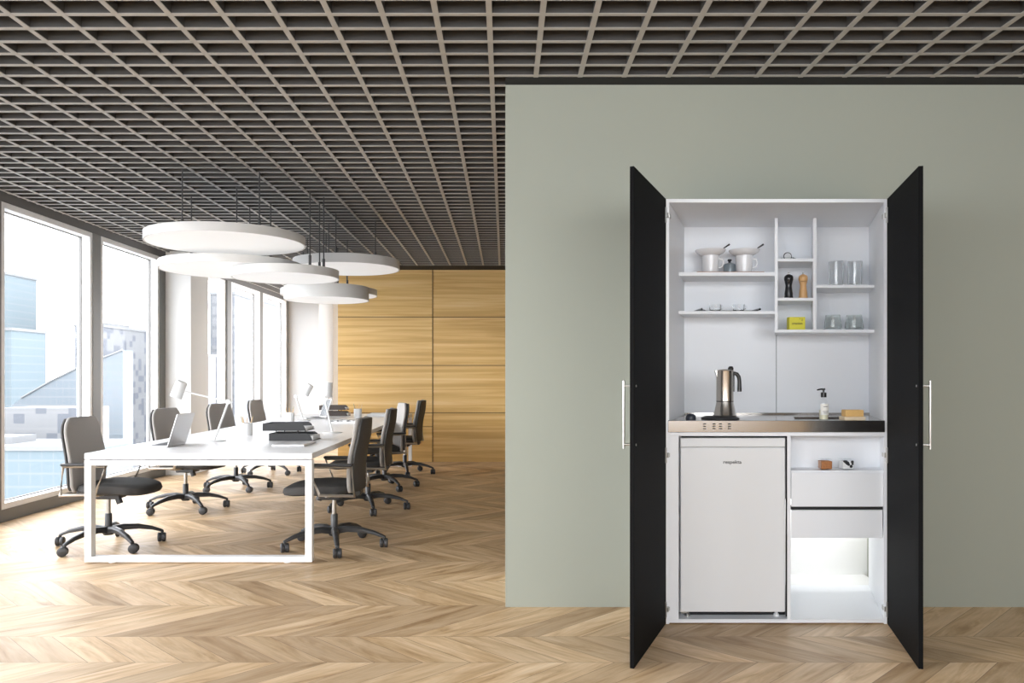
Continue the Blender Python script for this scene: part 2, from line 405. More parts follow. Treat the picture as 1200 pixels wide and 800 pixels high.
# window wall: header, base, mullions, white frames, panes
struct('trim_5', MB().box(XW-0.14, XW, Y0, YB, CEIL-0.075, CEIL+0.13), M['header'])
struct('trim_6', MB().box(XW-0.16, XW, Y0, YB, 0, 0.105), M['mullion'])
mullY = [-1.5, 0.15, 1.80, 3.45, 5.10, 6.72, 8.40, 10.01, 12.45, 14.10, 15.80]
for yy in mullY:
    struct('mullion', MB().box(XW-0.14, XW, yy-0.085, yy+0.085, 0.105, CEIL-0.075), M['mullion'], 0.003)
wi = 1
edges = [(mullY[i]+0.085, mullY[i+1]-0.085) for i in range(len(mullY)-1)]
for (a, b) in edges:
    if a < 10.2 < b: continue
    if a > 10 and a < 10.7: a = 10.70
    fr = MB()
    xo, xi, th = XW-0.14, XW-0.004, 0.05
    fr.box(xo, xi, a, a+th, 0.105, CEIL-0.075); fr.box(xo, xi, b-th, b, 0.105, CEIL-0.075)
    fr.box(xo, xi, a+th, b-th, 0.105, 0.105+th); fr.box(xo, xi, a+th, b-th, CEIL-0.075-th, CEIL-0.075)
    o = struct('window_%d' % wi, fr, M['frame_white'], 0.003)
    MB().box(xo+0.03, xo+0.042, a+th, b-th, 0.105+th, CEIL-0.075-th).build('window_pane', M['pane'], o)
    gk = MB()
    for (y0_, y1_, z0_, z1_) in ((a+th, a+th+0.008, 0.155, 2.65), (b-th-0.008, b-th, 0.155, 2.65), (a+th, b-th, 0.155, 0.163), (a+th, b-th, 2.642, 2.65)):
        gk.box(xo+0.025, xo+0.05, y0_, y1_, z0_, z1_)
    gk.build('window_gasket', M['mullion'], o)
    wi += 1
a, b = 10.01+0.085, 12.45-0.085
fr = MB(); a = 10.70
fr.box(XW-0.14, XW-0.03, b-0.05, b, 0.105, 2.70); fr.box(XW-0.14, XW-0.03, a, b-0.05, 0.105, 0.155); fr.box(XW-0.14, XW-0.03, a, b-0.05, 2.65, 2.70)
o = struct('window_%d' % wi, fr, M['frame_white'], 0.003)
MB().box(XW-0.11, XW-0.098, a, b-0.05, 0.155, 2.65).build('window_pane', M['pane'], o)

# ------------------------------------------------------------------ city beyond the glass
cg = MB().box(-2500, -60, -400, 2500, -160.5, -160)
struct('ground_city', cg, pm('pale_city_ground', (0.12, 0.14, 0.15), 0.9, noise=0.2, scale=0.05))
def wx(px, D): return (px-VX)*D/FP
def wz(py, D): return CH-(py-VY)*D/FP
BF1 = facade_mat('pale_blue_glass_facade', (0.088, 0.116, 0.130), (0.112, 0.130, 0.140), 3.0, 3.4, 0.16)
BF2 = facade_mat('grey_blue_glass_facade', (0.094, 0.112, 0.128), (0.118, 0.130, 0.140), 2.2, 3.0, 0.18, 0.08, (0.105, 0.118, 0.13))
BF3 = facade_mat('white_patterned_facade', (0.132, 0.134, 0.138), (0.142, 0.143, 0.147), 3.4, 5.0, 0.14, 0.40, (0.078, 0.084, 0.098))
BF4 = facade_mat('pale_banded_facade', (0.118, 0.120, 0.124), (0.086, 0.089, 0.096), 9.0, 6.5, 0.28, 0.12, (0.090, 0.094, 0.106))
BF5 = facade_mat('lavender_facade', (0.108, 0.11, 0.135), (0.118, 0.12, 0.14), 3.0, 4.0, 0.2)
BROOF = pm('pale_roof', (0.145, 0.147, 0.15), 0.8, noise=0.05)
def tower(label, x0, x1, D, depth, ztop, mat, roof=True, name='office_tower'):
    wd = x1-x0; x1 = x1*(D+depth)/D; x0 = min(x0*(D+depth)/D, x1-wd)
    e = empty(name, ((x0+x1)/2, D+depth/2, -160), 0, label, 'building', 'towers of the city beyond the windows')
    hx, hy = (x1-x0)/2, depth/2; H = ztop+160
    MB().box(-hx, hx, -hy, hy, 0, H).build('tower_body', mat, e)
    if roof:
        r = MB(); r.box(-hx-0.5, hx+0.5, -hy-0.5, hy+0.5, H, H+1.2); r.box(-hx*0.5, hx*0.4, -hy*0.4, hy*0.5, H+1.2, H+3)
        r.build('roof', BROOF, e)
    return e
tower('tall pale blue tower seen at left edge of first window', wx(-70, 360), wx(43, 360), 360, 60, wz(310, 360), BF1)
tower('wider pale blue block in front of the tall blue tower', wx(-80, 330), wx(54, 330), 330, 25, wz(387, 330), BF1)
tower('white tower with scattered grey window patches in second window', wx(145, 390), wx(173, 390), 390, 50, wz(383, 390), BF3)
tower('slim lavender tower in the window just past the first pillar', wx(225, 400), wx(253, 400), 400, 25, wz(418, 425), BF5)
tower('pale tower with horizontal floor bands in the far windows', wx(274, 460), wx(300, 460), 460, 40, wz(345, 460), BF4)
tower('second pale banded tower seen through the last window', wx(306, 525), wx(336, 525), 525, 70, wz(352, 525), BF4)
# building with a sloping roof line
D = 290
e = empty('sloping_roof_building', (0, 0, 0), 0, 'grey blue building whose roof line slopes up to the right', 'building', 'towers of the city beyond the windows')
MB().prism([(wx(8, D), -160), (wx(144, D), -160), (wx(144, D), wz(410, D)), (wx(97, D), wz(428, D)), (wx(60, D), wz(446, D)), (wx(25, D), wz(466, D)), (wx(8, D), wz(480, D))], D, D+8).build('building_body', BF2, e)
cp = MB(); pts = [(25, 466), (60, 446), (97, 428), (144, 410)]
for (p, q) in zip(pts, pts[1:]): cp.tube([(wx(p[0], D), D-0.2, wz(p[1], D)), (wx(q[0], D), D-0.2, wz(q[1], D))], 0.3, 6)
cp.build('roof_edge', BROOF, e)
tower('low white building with a row of bays before the sloping building', wx(38, 250), wx(128, 250), 250, 20, wz(478, 250), BF3, False, 'low_building')
tower('low blue glass block filling the bottom of the first windows', wx(-160, 210), wx(150, 210), 210, 25, wz(528, 210), BF1, True, 'low_building')

# ------------------------------------------------------------------ partition wall with a recess for the kitchen cabinet
CD = 4.01; S = CD/FP; SK = (910-VX)/FP        # cabinet front plane; its plan leans along x by SK per metre of depth
def cu(px): return (px-VX)*S                  # lateral metres in the front plane
def cz(py, d=0.0): return CH-(py-VY)*(CD+d)/FP
def cf(x, y, z): return Vector((x+SK*y, y, z))   # cabinet plan: depth runs along the leaning side walls
def ulat(px, d): return cu(910+(px-910)*(CD+d)/CD)      # lateral value in the front plane of a point seen at px, depth d
CL, CR_, CT, CDEP = cu(780.5), cu(1039.5), cz(233), 0.66
HB = 0.024
WT = 0.62
xl = CL-0.006+SK*(WY-CD); 
def lean(x, y, z): return Vector((x + SK*(y-CD), y, z))
wm = MB()
wm.box(0.006, CL+SK*(WY-CD)-0.004, WY, WY+0.02, 0, CEIL)
# left part follows the recess, so that it closes against the cabinet side
def quad_prism(mb, pts, z0, z1): mb.prism(pts, z0, z1, 'z')
wm = MB()
yb = WY+WT
L0, L1 = CL+SK*(WY-CD)-0.004, CL+SK*(yb-CD)-0.004
R0, R1 = CR_+SK*(WY-CD)+0.004, CR_+SK*(yb-CD)+0.004
quad_prism(wm, [(0.006, WY), (L0, WY), (L1, yb), (0.006, yb)], 0, CEIL)
quad_prism(wm, [(R0, WY), (XR, WY), (XR, yb), (R1, yb)], 0, CEIL)
quad_prism(wm, [(L0, WY), (R0, WY), (R1, yb), (L1, yb)], CT+0.004, CEIL)
struct('wall_partition', wm, M['green'])
struct('trim_8', MB().box(L1-0.1, R1-0.02, CD+CDEP+0.004, yb, 0.0, HB-0.002), M['wall_white'])
struct('wall_partition_rear', MB().box(0.006, XR, yb, yb+0.06, 0, CEIL), M['wall_white'])
struct('wall_top_shadow', MB().box(0.006, XR, 4.205, WY+0.3, CEIL-0.0015, CEIL+0.06), M['black_strip'])  # black strip painted in for the shadow along the green wall's top

# ------------------------------------------------------------------ kitchen cabinet (carcass in the front-plane frame, origin at its left front foot)
cab = empty('kitchen_cabinet', (0, CD, 0), 0, 'tall white kitchen cabinet with two open black doors before the sage green wall', 'cabinet')
PT = 0.016
def cb(name, u0, u1, d0, d1, z0, z1, mat='cab_white', bevel=0.0012, parent=None):
    return MB().box(u0, u1, d0, d1, z0, z1, cf).build(name, M[mat], parent or cab, bevel)
cb('side_panel', CL, CL+PT, 0, CDEP, 0.0, CT); cb('side_panel', CR_-PT, CR_, 0, CDEP, 0.0, CT)
cb('top_panel', CL+PT, CR_-PT, 0.0, CDEP, CT-0.018, CT)
cb('bottom_panel', CL+PT, CR_-PT, 0.0, CDEP, 0.006, 0.024)
# the back: two boards, with an opening low on the right
UM = ulat(909.8, CDEP)
cb('back_panel', CL+PT, UM-0.001, CDEP-0.008, CDEP, 0.024, CT-0.018)
HR = ulat(1019, CDEP)
cb('back_panel', UM+0.001, CR_-PT, CDEP-0.008, CDEP, 0.52, CT-0.018)
cb('back_panel_strip', HR, CR_-PT, CDEP-0.008, CDEP, 0.024, 0.52)
cb('seam_strip', UM-0.0012, UM+0.0012, CDEP-0.0095, CDEP-0.0015, 1.0, 1.50, 'gap_black', 0)
# white wall seen through the opening, lit by an added, unseen strip lamp
# divider between fridge bay and drawers, fridge bay filler
VD0, VD1 = cu(922.5), cu(926.5)
WTZ = cz(506.5); 
cb('divider', VD0, VD1, 0.0, CDEP-0.008, 0.024, WTZ-0.018)
cb('worktop_support', CL+PT, CR_-PT, 0.0, CDEP-0.008, WTZ-0.018, WTZ)
SHD = 0.39                                     # set-back of the upper shelves
def us(px): return ulat(px, SHD)
def zs(py): return cz(py, SHD)
# upper shelves and dividers
ZE = (zs(389.6), zs(386.0))
cb('divider', us(907.8), us(911.6), SHD, CDEP-0.008, ZE[0], CT-0.018)
cb('divider', us(952.8), us(956.8), SHD, CDEP-0.008, ZE[1], CT-0.018)
ZA = zs(318.7); ZB = zs(364.3); ZC = zs(302.8); ZD = zs(348.8); ZF = zs(333.6); Z_E = zs(386.0)
TH = 0.0165
cb('shelf', CL+PT, us(907.8), SHD, CDEP-0.008, ZA-TH-0.004, ZA); cb('shelf', CL+PT, us(907.8), SHD, CDEP-0.008, ZB-TH, ZB)
cb('shelf', us(911.6), us(952.8), SHD, CDEP-0.008, ZC-TH, ZC); cb('shelf', us(911.6), us(952.8), SHD, CDEP-0.008, ZD-TH, ZD)
cb('shelf', us(956.8), CR_-PT, SHD, CDEP-0.008, ZF-TH, ZF)
cb('shelf', us(911.6), CR_-PT, SHD, CDEP-0.008, Z_E-TH, Z_E)
# lower right: board above the drawers, two drawers
ZDR = cz(551.0, 0.02)
cb('shelf', VD1, CR_-PT, 0.02, CDEP-0.008, ZDR-0.016, ZDR)
def drawer(z0, z1, u1, d0=0.012):
    f = cb('drawer', VD1+0.003, u1, d0, d0+0.016, z0, z1)
    MB().box(VD1+0.012, u1-0.012, d0+0.016, d0+0.42, z0+0.012, z1-0.035, cf).build('drawer_box', M['cab_white'], f)
    return f
drawer(cz(593.5, .012), cz(553.3, .012), CR_-PT-0.002)
drawer(cz(630, .012), cz(597.3, .012), cu(1034.5), 0.008)
cb('drawer_gap_board', VD1, CR_-PT, 0.03, 0.045, cz(598), cz(593), 'gap_black', 0)
# doors
def door(hx, ex, ey, side):
    L = math.hypot(ex-hx, ey-CD); ang = math.atan2(ey-CD, ex-hx)
    d = MB()
    # local: x along the door from the hinge, y = thickness (inner face on the side facing the opening)
    s = 1 if side < 0 else -1
    y0, y1 = (-0.018, 0) if side < 0 else (0, 0.018)
    o = MB().box(0.002, L, y0, y1, 0.003, CT).build('door', M['door_black'], cab, 0.0012)
    o.location = (hx, 0, 0); o.rotation_euler = (0, 0, ang)
    inn = y1 if side < 0 else y0; out = y0 if side < 0 else y1; sg = 1 if side < 0 else -1
    # screws on inner face, bar handle on outer face
    for z in (CH-(452-VY)*3.44/FP, CH-(520.5-VY)*3.44/FP):
        sc = MB().cyl((L-0.033, inn-0.001*sg, z), (L-0.033, inn+0.0025*sg, z), 0.0048, 12).build('screw', M['chrome'], o)
    h = MB()
    zt, zb = CH-(446-VY)*3.41/FP, CH-(526-VY)*3.41/FP
    oy = out-0.034*sg
    h.cyl((L-0.033, oy, zb), (L-0.033, oy, zt), 0.0052, 14)
    for z in (CH-(452-VY)*3.41/FP, CH-(521-VY)*3.41/FP): h.cyl((L-0.033, out, z), (L-0.033, oy, z), 0.0045, 10)
    h.build('handle', M['chrome'], o, smooth=True)['label'] = 'brushed steel bar handle'
    for zc in (cz(252.5), cz(533), cz(713)):
        hh = MB()
        hh.box(0.008, 0.022, inn-0.0005*sg if sg > 0 else inn-0.006, inn+0.006 if sg > 0 else inn+0.0005, zc-0.038, zc+0.038)
        hh.box(-0.012, 0.012, inn-0.002 if sg > 0 else inn-0.014, inn+0.014 if sg > 0 else inn+0.002, zc-0.012, zc+0.012)
        hh.box(-0.034, -0.006, inn+0.001 if sg > 0 else inn-0.018, inn+0.018 if sg > 0 else inn-0.001, zc-0.010, zc+0.010)
        hh.build('hinge', M['chrome'], o, 0.001)
    return o
DL = 3.385
door(CL, (743.0-VX)*DL/FP, DL, -1)
door(CR_, (1076.5-VX)*DL/FP, DL, 1)

# ------------------------------------------------------------------ under-counter fridge
fr = empty('refrigerator', (0, CD, 0), 0, 'small white under counter refrigerator in the lower left of the cabinet', 'refrigerator')
FU0, FU1 = cu(797.2), cu(920.2)
FZ0, FZ1 = cz(717.5), cz(513.2)
MB().box(FU0+0.004, FU1-0.004, 0.052, 0.56, FZ0+0.004, FZ1-0.004, cf).build('fridge_body', M['fridge_white'], fr, 0.004)
MB().box(FU0, FU1, 0.006, 0.046, FZ0, cz(524.2), cf).build('fridge_door', M['fridge_white'], fr, 0.006, seg=3)
MB().box(FU0, FU1, 0.004, 0.046, cz(523.8), FZ1, cf).build('top_grip', M['fridge_white'], fr, 0.004, seg=3)
MB().box(FU0+0.003, FU1-0.003, 0.046, 0.052, FZ0+0.003, FZ1-0.003, cf).build('door_seal', M['gap_black'], fr)
for u in (FU0+0.028, FU1-0.045):
    MB().lathe([(0.0, 0.0), (0.014, 0.0), (0.014, 0.010), (0.008, 0.012), (0.008, FZ0-0.020)], (u+SK*0.06, 0.06, 0.024), 16).build('foot', M['chrome'] if u < 1 else M['fridge_white'], fr, smooth=True)
hg = MB().box(FU0+0.004, FU0+0.030, 0.012, 0.045, FZ0-0.007, FZ0, cf).build('hinge_plate', M['chrome'], fr)
bd = text_mesh('brand_lettering', 'respekta', 0.0235, M['ink_black'], fr, (cu(858.5), 0.0052, cz(541.5)), (PI/2, 0, 0), 0.0006, 0.0003)
bd['label'] = 'small black respekta lettering'
bd.scale = (1.12, 1, 1)
# boards in the fridge bay gaps; the black ones paint the shade there
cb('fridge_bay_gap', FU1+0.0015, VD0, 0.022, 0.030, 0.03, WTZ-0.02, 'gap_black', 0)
cb('fridge_bay_gap', CL+PT, FU0-0.0015, 0.10, 0.108, 0.03, WTZ-0.02, 'cab_white', 0)
cb('filler_strip', CL+PT, cu(795.2), 0.0, 0.018, 0.024, WTZ-0.018)
cb('fridge_underside_shade', FU0+0.030, FU1, 0.075, 0.083, 0.0245, FZ0+0.01, 'gap_black', 0)  # black strip standing in for the shade beneath the fridge
cb('compartment_back', VD1, CR_-PT, 0.15, 0.158, ZDR, WTZ-0.018)
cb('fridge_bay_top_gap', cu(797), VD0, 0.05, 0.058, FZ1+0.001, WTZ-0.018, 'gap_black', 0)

# ------------------------------------------------------------------ steel worktop with cut slots, hob plate and sink
WZ = cz(492.6, 0.01)
wt = empty('steel_worktop', (0, CD, 0), 0, 'stainless steel worktop with a deep front lip across the cabinet', 'worktop')
UL, UR = cu(786), cu(1036.8)
# top sheet with sink opening
SU0, SU1, SD0, SD1 = ulat(930, 0.2), ulat(1000, 0.2), 0.10, 0.40
ts = MB()
ts.box(UL, SU0, 0.0, CDEP-0.03, WZ-0.004, WZ, cf); ts.box(SU1, UR, 0.0, CDEP-0.03, WZ-0.004, WZ, cf)
ts.box(SU0, SU1, 0.0, SD0, WZ-0.004, WZ, cf); ts.box(SU0, SU1, SD1, CDEP-0.03, WZ-0.004, WZ, cf)
ts.box(UL, UR, CDEP-0.045, CDEP-0.03, WZ, WZ+0.012, cf)
ts.build('top_sheet', M['steel'], wt)
MB().box(UL-0.012, UR, -0.006, 0.0, WTZ+0.001, WZ+0.001, cf).build('front_lip', M['steel'], wt, 0.002, seg=3)
sb = MB()
sb.box(SU0, SU1, SD0, SD0+0.004, WZ-0.045, WZ, cf); sb.box(SU0, SU1, SD1-0.004, SD1, WZ-0.045, WZ, cf)
sb.box(SU0, SU0+0.004, SD0, SD1, WZ-0.045, WZ, cf); sb.box(SU1-0.004, SU1, SD0, SD1, WZ-0.045, WZ, cf)
sb.box(SU0, SU1, SD0, SD1, WZ-0.049, WZ-0.045, cf)
sb.build('sink_bowl', M['steel'], wt)
for px in (826, 837, 844.6, 855):
    sl = MB()
    for py in (496.6, 499.3, 502.0):
        u = cu(px); z = cz(py, -0.006); sl.box(u-0.007, u+0.007, -0.0085, -0.0055, z-0.0022, z+0.0022, cf)
    sl.build('vent_slots', M['gap_black'], wt)['label'] = 'dark column of three vent slots in the front lip'
HD = 0.14
hx_ = ulat(844.0, HD)+SK*HD; 
MB().lathe([(0, 0), (0.090, 0), (0.096, 0.003), (0.096, 0.007), (0.082, 0.012), (0.078, 0.016), (0, 0.016)], (hx_, HD, WZ), 48).build('hob_plate', M['hob'], wt, smooth=True)['label'] = 'round black electric hob plate'

# ------------------------------------------------------------------ things inside the cabinet
def place(px, d, z): return (ulat(px, d)+SK*d, CD+d, z)
def mpx(d): return (CD+d)/FP                  # metres per pixel at that depth
def thing(name, px, d, z, label, cat, group=None, rz=0): return empty(name, place(px, d, z), rz, label, cat, group)
# moka pot
zt = WZ+0.016
k = mpx(HD)
mk = thing('moka_pot', 849.5, HD, zt, 'stainless steel moka pot with black handle on the hob plate', 'coffee pot')
MB().lathe([(0, 0), (0.0575, 0), (0.059, 0.004), (0.056, 0.008), (0.042, 0.074), (0.0, 0.074)], (0, 0, 0), 40).build('water_chamber', M['steel_pot'], mk, smooth=True)
MB().lathe([(0, 0.074), (0.043, 0.074), (0.043, 0.078), (0, 0.078)], (0, 0, 0), 40).build('seal_ring', M['black_gloss'], mk, smooth=True)
b = MB().lathe([(0, 0.078), (0.043, 0.078), (0.043, 0.09), (0.0435, 0.226), (0.0455, 0.232), (0.040, 0.236), (0.012, 0.241), (0, 0.241)], (0, 0, 0), 40)
b.prism([(-0.043, 0.20), (-0.052, 0.232), (-0.043, 0.234)], -0.012, 0.012)
b.build('pot_body', M['steel_pot'], mk, smooth=True)
MB().lathe([(0, 0.0), (0.013, 0.0), (0.0145, 0.010), (0.009, 0.020), (0, 0.021)], (0.030, 0, 0.234), 16).build('lid_knob', M['black_gloss'], mk, smooth=True)
MB().tube([(0.036, 0, 0.212), (0.050, 0, 0.219), (0.062, 0, 0.214), (0.071, 0, 0.200), (0.074, 0, 0.182), (0.075, 0, 0.125)], [0.007, 0.008, 0.0085, 0.0085, 0.0085, 0.009], 12, flat=1.2).build('handle', M['black_gloss'], mk, smooth=True)
MB().box(0.036, 0.048, -0.006, 0.006, 0.125, 0.222).build('handle_bracket', M['black_gloss'], mk, 0.002)
# dark knob
o = MB().lathe([(0, 0), (0.024, 0), (0.026, 0.008), (0.0235, 0.022), (0.015, 0.031), (0, 0.034)], (0, 0, 0), 28).build('worktop_knob', M['stone'], None, smooth=True)
o.location = place(809.5, 0.06, WZ); tag(o, 'small dark slate blue domed knob at left end of the steel worktop', 'knob')
# soap dispenser
sp = thing('soap_dispenser', 965.2, 0.06, WZ, 'clear glass soap dispenser with black pump on the steel worktop', 'soap bottle')
MB().lathe([(0, 0.0015), (0.0215, 0.0015), (0.0235, 0.004), (0.0235, 0.088), (0.021, 0.098), (0.012, 0.110), (0.010, 0.116), (0, 0.116)], (0, 0, 0), 28).build('bottle', M['jar_glass'], sp, smooth=True)
MB().lathe([(0, 0.004), (0.0205, 0.004), (0.0205, 0.050), (0, 0.050)], (0, 0, 0), 24).build('liquid_soap', M['soap_liquid'], sp, smooth=True)
lb = MB()
n = 10
for i in range(n):
    a0, a1 = math.radians(-150+120*i/n), math.radians(-150+120*(i+1)/n)
    vs = [lb.bm.verts.new((0.0240*math.cos(a), 0.0240*math.sin(a), z)) for a, z in ((a0, 0.026), (a1, 0.026), (a1, 0.082), (a0, 0.082))]
    lb.bm.faces.new(vs)
lbo = lb.build('label', M['label'], sp)
for z, wd in ((0.068, 0.010), (0.044, 0.013), (0.036, 0.009)):
    MB().box(-wd, wd, -0.0247, -0.0242, z-0.0011, z+0.0011).build('label_line', M['ink_black'], lbo)
MB().lathe([(0, 0.114), (0.0135, 0.114), (0.0135, 0.138), (0.0045, 0.140), (0.0045, 0.150), (0.008, 0.151), (0.008, 0.159), (0, 0.160)], (0, 0, 0), 20).build('pump_head', M['black_gloss'], sp, smooth=True)
MB().tube([(0.006, 0, 0.155), (-0.015, 0, 0.155), (-0.033, 0, 0.151)], [0.005, 0.0042, 0.003], 10).build('pump_nozzle', M['black_gloss'], sp, smooth=True)
# soap dish and soap bar
k = mpx(0.08)
o = MB().box(-12.3*k, 12.3*k, -0.035, 0.035, 0.0, 0.017).build('soap_dish', M['soap_dish'], None, 0.003)
o.location = place(998.7, 0.08, WZ); tag(o, 'pale wooden soap dish on the right end of the steel worktop', 'soap dish')
o = MB().box(-10.6*k, 10.6*k, -0.028, 0.028, 0.0, 0.034).build('soap_bar', M['soap'], None, 0.004, seg=3)
o.location = place(999.0, 0.08, WZ+0.017); tag(o, 'honey coloured rectangular soap bar lying on the pale dish', 'soap')

# square jars in the open compartment
def jar(px, fill, label):
    e = thing('storage_jar', px, 0.065, ZDR, label, 'jar', 'two small jars above the drawers')
    h = 0.052; r = 0.0305
    MB().box(-r, r, -r, r, 0.0, h).build('jar_glass', M['jar_glass'], e, 0.006, seg=3)
    MB().box(-r+0.004, r-0.004, -r+0.004, r-0.004, 0.004, h-0.008).build('jar_contents', M[fill], e, 0.004)
    MB().box(-r+0.001, r-0.001, -r+0.001, r-0.001, h, h+0.004).build('lid', M['jar_glass'], e, 0.001)
    return e
jar(966.8, 'lentil', 'small square glass jar of orange brown lentils above the drawers')
j2 = jar(991.5, 'porcelain', 'small square white jar with black blotches right of the lentil jar')
rb = random.Random(4)
bl = MB()
for (dx, dz, r) in ((-0.012, 0.040, 0.009), (-0.004, 0.034, 0.010), (0.002, 0.027, 0.007), (0.020, 0.040, 0.008), (0.021, 0.030, 0.006), (0.014, 0.018, 0.008), (-0.020, 0.043, 0.006)):
    bl.lathe([(0, 0), (r, 0), (r*0.8, 0.0016), (0, 0.002)], (dx, -0.0265, dz), 9, Matrix.Rotation(PI/2, 3, 'X'))
bl.build('dark_blotch', M['lentil_dark'], j2)

# cups with saucers on the top left shelf
def saucer_cup(px, label, first=None):
    d = SHD+0.13; z = ZA+0.007
    e = thing('cup_with_saucer', px, d, z, label, 'cup', 'white cups with saucers on the top shelf')
    k = mpx(d)
    r = 9.6*k; h = 0.100
    MB().lathe([(0, 0), (r*0.86, 0), (r*0.90, 0.004), (r*0.92, 0.02), (r, 0.07), (r*1.03, h), (r*0.97, h), (r*0.93, 0.07), (r*0.84, 0.01), (0, 0.008)], (0, 0, 0), 36).build('cup', M['porcelain'], e, smooth=True)
    R = 17.6*k
    MB().lathe([(0, h+0.0005), (r*1.02, h+0.0005), (R*0.78, h+0.010), (R*0.93, h+0.020), (R, h+0.031), (R*0.985, h+0.034), (R*0.88, h+0.024), (R*0.7, h+0.014), (0, h+0.006)], (0, 0, 0), 40).build('saucer', M['porcelain'], e, smooth=True)
    MB().tube([(r*0.98, -0.01, 0.082), (r*1.35, -0.014, 0.080), (r*1.52, -0.014, 0.060), (r*1.35, -0.014, 0.038), (r*0.93, -0.01, 0.030)], 0.0052, 10).build('cup_handle', M['porcelain'], e, smooth=True)
    sp = MB().tube([(R*0.45, 0, h+0.026), (R*0.75, -0.01, h+0.036), (R*1.22, -0.02, h+0.062)], [0.003, 0.003, 0.005], 8)
    sp.build('spoon', M['spoon_dark'], e, smooth=True)
    return e
d0 = SHD+0.13; k0_ = mpx(d0)
o = MB().box(-38.5*k0_, 38.5*k0_, -0.10, 0.10, 0, 0.007).build('serving_tray', M['copper_tray'], None, 0.002)
o.location = place(850.5, d0, ZA); tag(o, 'thin brown tray under the cups on the top left shelf', 'tray')
saucer_cup(832.5, 'white cup topped by a saucer and spoon, left one on the brown tray')
saucer_cup(872.0, 'white cup topped by a saucer and spoon, right one on the brown tray')
jn = thing('metal_canister', 855.0, SHD+0.17, ZA+0.007, 'small blue grey metal canister with knob lid between the two cups', 'canister')
k = mpx(SHD+0.17)
MB().lathe([(0, 0), (7*k, 0), (7*k, 0.052), (6.2*k, 0.060), (2.2*k, 0.066), (0, 0.066)], (0, 0, 0), 24).build('canister_body', M['tin'], jn, smooth=True)
MB().lathe([(0, 0.066), (1.6*k, 0.066), (1.5*k, 0.074), (2.6*k, 0.080), (2.2*k, 0.087), (0, 0.088)], (0, 0, 0), 16).build('lid_knob', M['spoon_dark'], jn, smooth=True)
# black tray with curled ends and two glass cups
k = mpx(SHD+0.12)
tr = MB()
prof = [(-34*k, 0.010), (-32*k, 0.005), (-29*k, 0.001), (-27*k, 0.0), (27*k, 0.0), (29*k, 0.001), (32*k, 0.005), (34*k, 0.010)]
tr.prism([(a, b) for a, b in prof]+[(a*0.985, b+0.006) for a, b in prof[::-1]], -0.085, 0.085)
for sx in (-1, 1): tr.cyl((sx*33.6*k, -0.085, 0.0125), (sx*33.6*k, 0.085, 0.0125), 0.0065, 12)
o = tr.build('black_tray', M['black_gloss'], None, smooth=True)
o.location = place(851.5, SHD+0.12, ZB+0.0005); tag(o, 'black tray with curled ends on the second left shelf', 'tray')
def glass_cup(px, label):
    e = thing('espresso_glass', px, SHD+0.10, ZB+0.0068, label, 'cup', 'small glass cups on the black tray')
    MB().lathe([(0, 0), (0.026, 0), (0.030, 0.006), (0.033, 0.036), (0.030, 0.036), (0.026, 0.008), (0, 0.006)], (0, 0, 0), 28).build('cup', M['tumbler'], e, smooth=True)
    MB().tube([(0.030, 0, 0.032), (0.042, 0, 0.028), (0.043, 0, 0.016), (0.030, 0, 0.009)], 0.003, 8).build('cup_handle', M['tumbler'], e, smooth=True)
glass_cup(838.0, 'small clear glass cup, left one on the black tray')
glass_cup(865.5, 'small clear glass cup, right one on the black tray')
# strainer and dish in the middle bay
d0 = SHD+0.10
e = thing('tea_strainer', 923.0, d0, ZC, 'wire tea strainer with a long handle resting on a glass dish', 'strainer')
MB().lathe([(0, 0.003), (0.024, 0.003), (0.034, 0.018), (0.031, 0.018), (0.023, 0.006), (0, 0.005)], (0, 0, 0), 24).build('glass_dish', M['tumbler_green'], e, smooth=True)
MB().tube([(0.021*math.cos(a), 0, 0.026+0.021*math.sin(a)) for a in [2*PI*i/24 for i in range(24)]], 0.0028, 8, closed=True).build('strainer_ring', M['spoon_dark'], e, smooth=True)
MB().lathe([(0, 0), (0.012, 0.002), (0.019, 0.009), (0.020, 0.014)], (0, 0.012, 0.026), 18, Matrix.Rotation(PI/2, 3, 'X')).build('strainer_mesh', M['alu'], e, smooth=True)
MB().tube([(0.020, 0, 0.020), (0.05, 0, 0.012), (0.100, 0, 0.0035)], 0.0022, 8).build('handle', M['spoon_dark'], e, smooth=True)
# grinders
def grinder(px, mat, label):
    e = thing('pepper_mill', px, SHD+0.10, ZD, label, 'pepper mill', 'salt and pepper mills')
    MB().lathe([(0, 0), (0.0235, 0), (0.0240, 0.012), (0.0215, 0.022), (0.0225, 0.030), (0.0180, 0.060), (0.0165, 0.078), (0.0190, 0.090), (0.0215, 0.098), (0.0, 0.099)], (0, 0, 0), 28).build('mill_body', mat, e, smooth=True)
    MB().lathe([(0, 0.0995), (0.021, 0.0995), (0.0245, 0.110), (0.0245, 0.122), (0.020, 0.132), (0.008, 0.140), (0, 0.140)], (0, 0, 0), 28).build('mill_head', mat, e, smooth=True)
    MB().lathe([(0, 0.140), (0.004, 0.140), (0.0055, 0.146), (0.004, 0.151), (0, 0.152)], (0, 0, 0), 14).build('top_nut', M['chrome'], e, smooth=True)
grinder(924.2, M['black_gloss'], 'glossy black pepper mill in the small middle compartment')
grinder(941.2, M['light_wood'], 'light turned wood mill beside the black one')
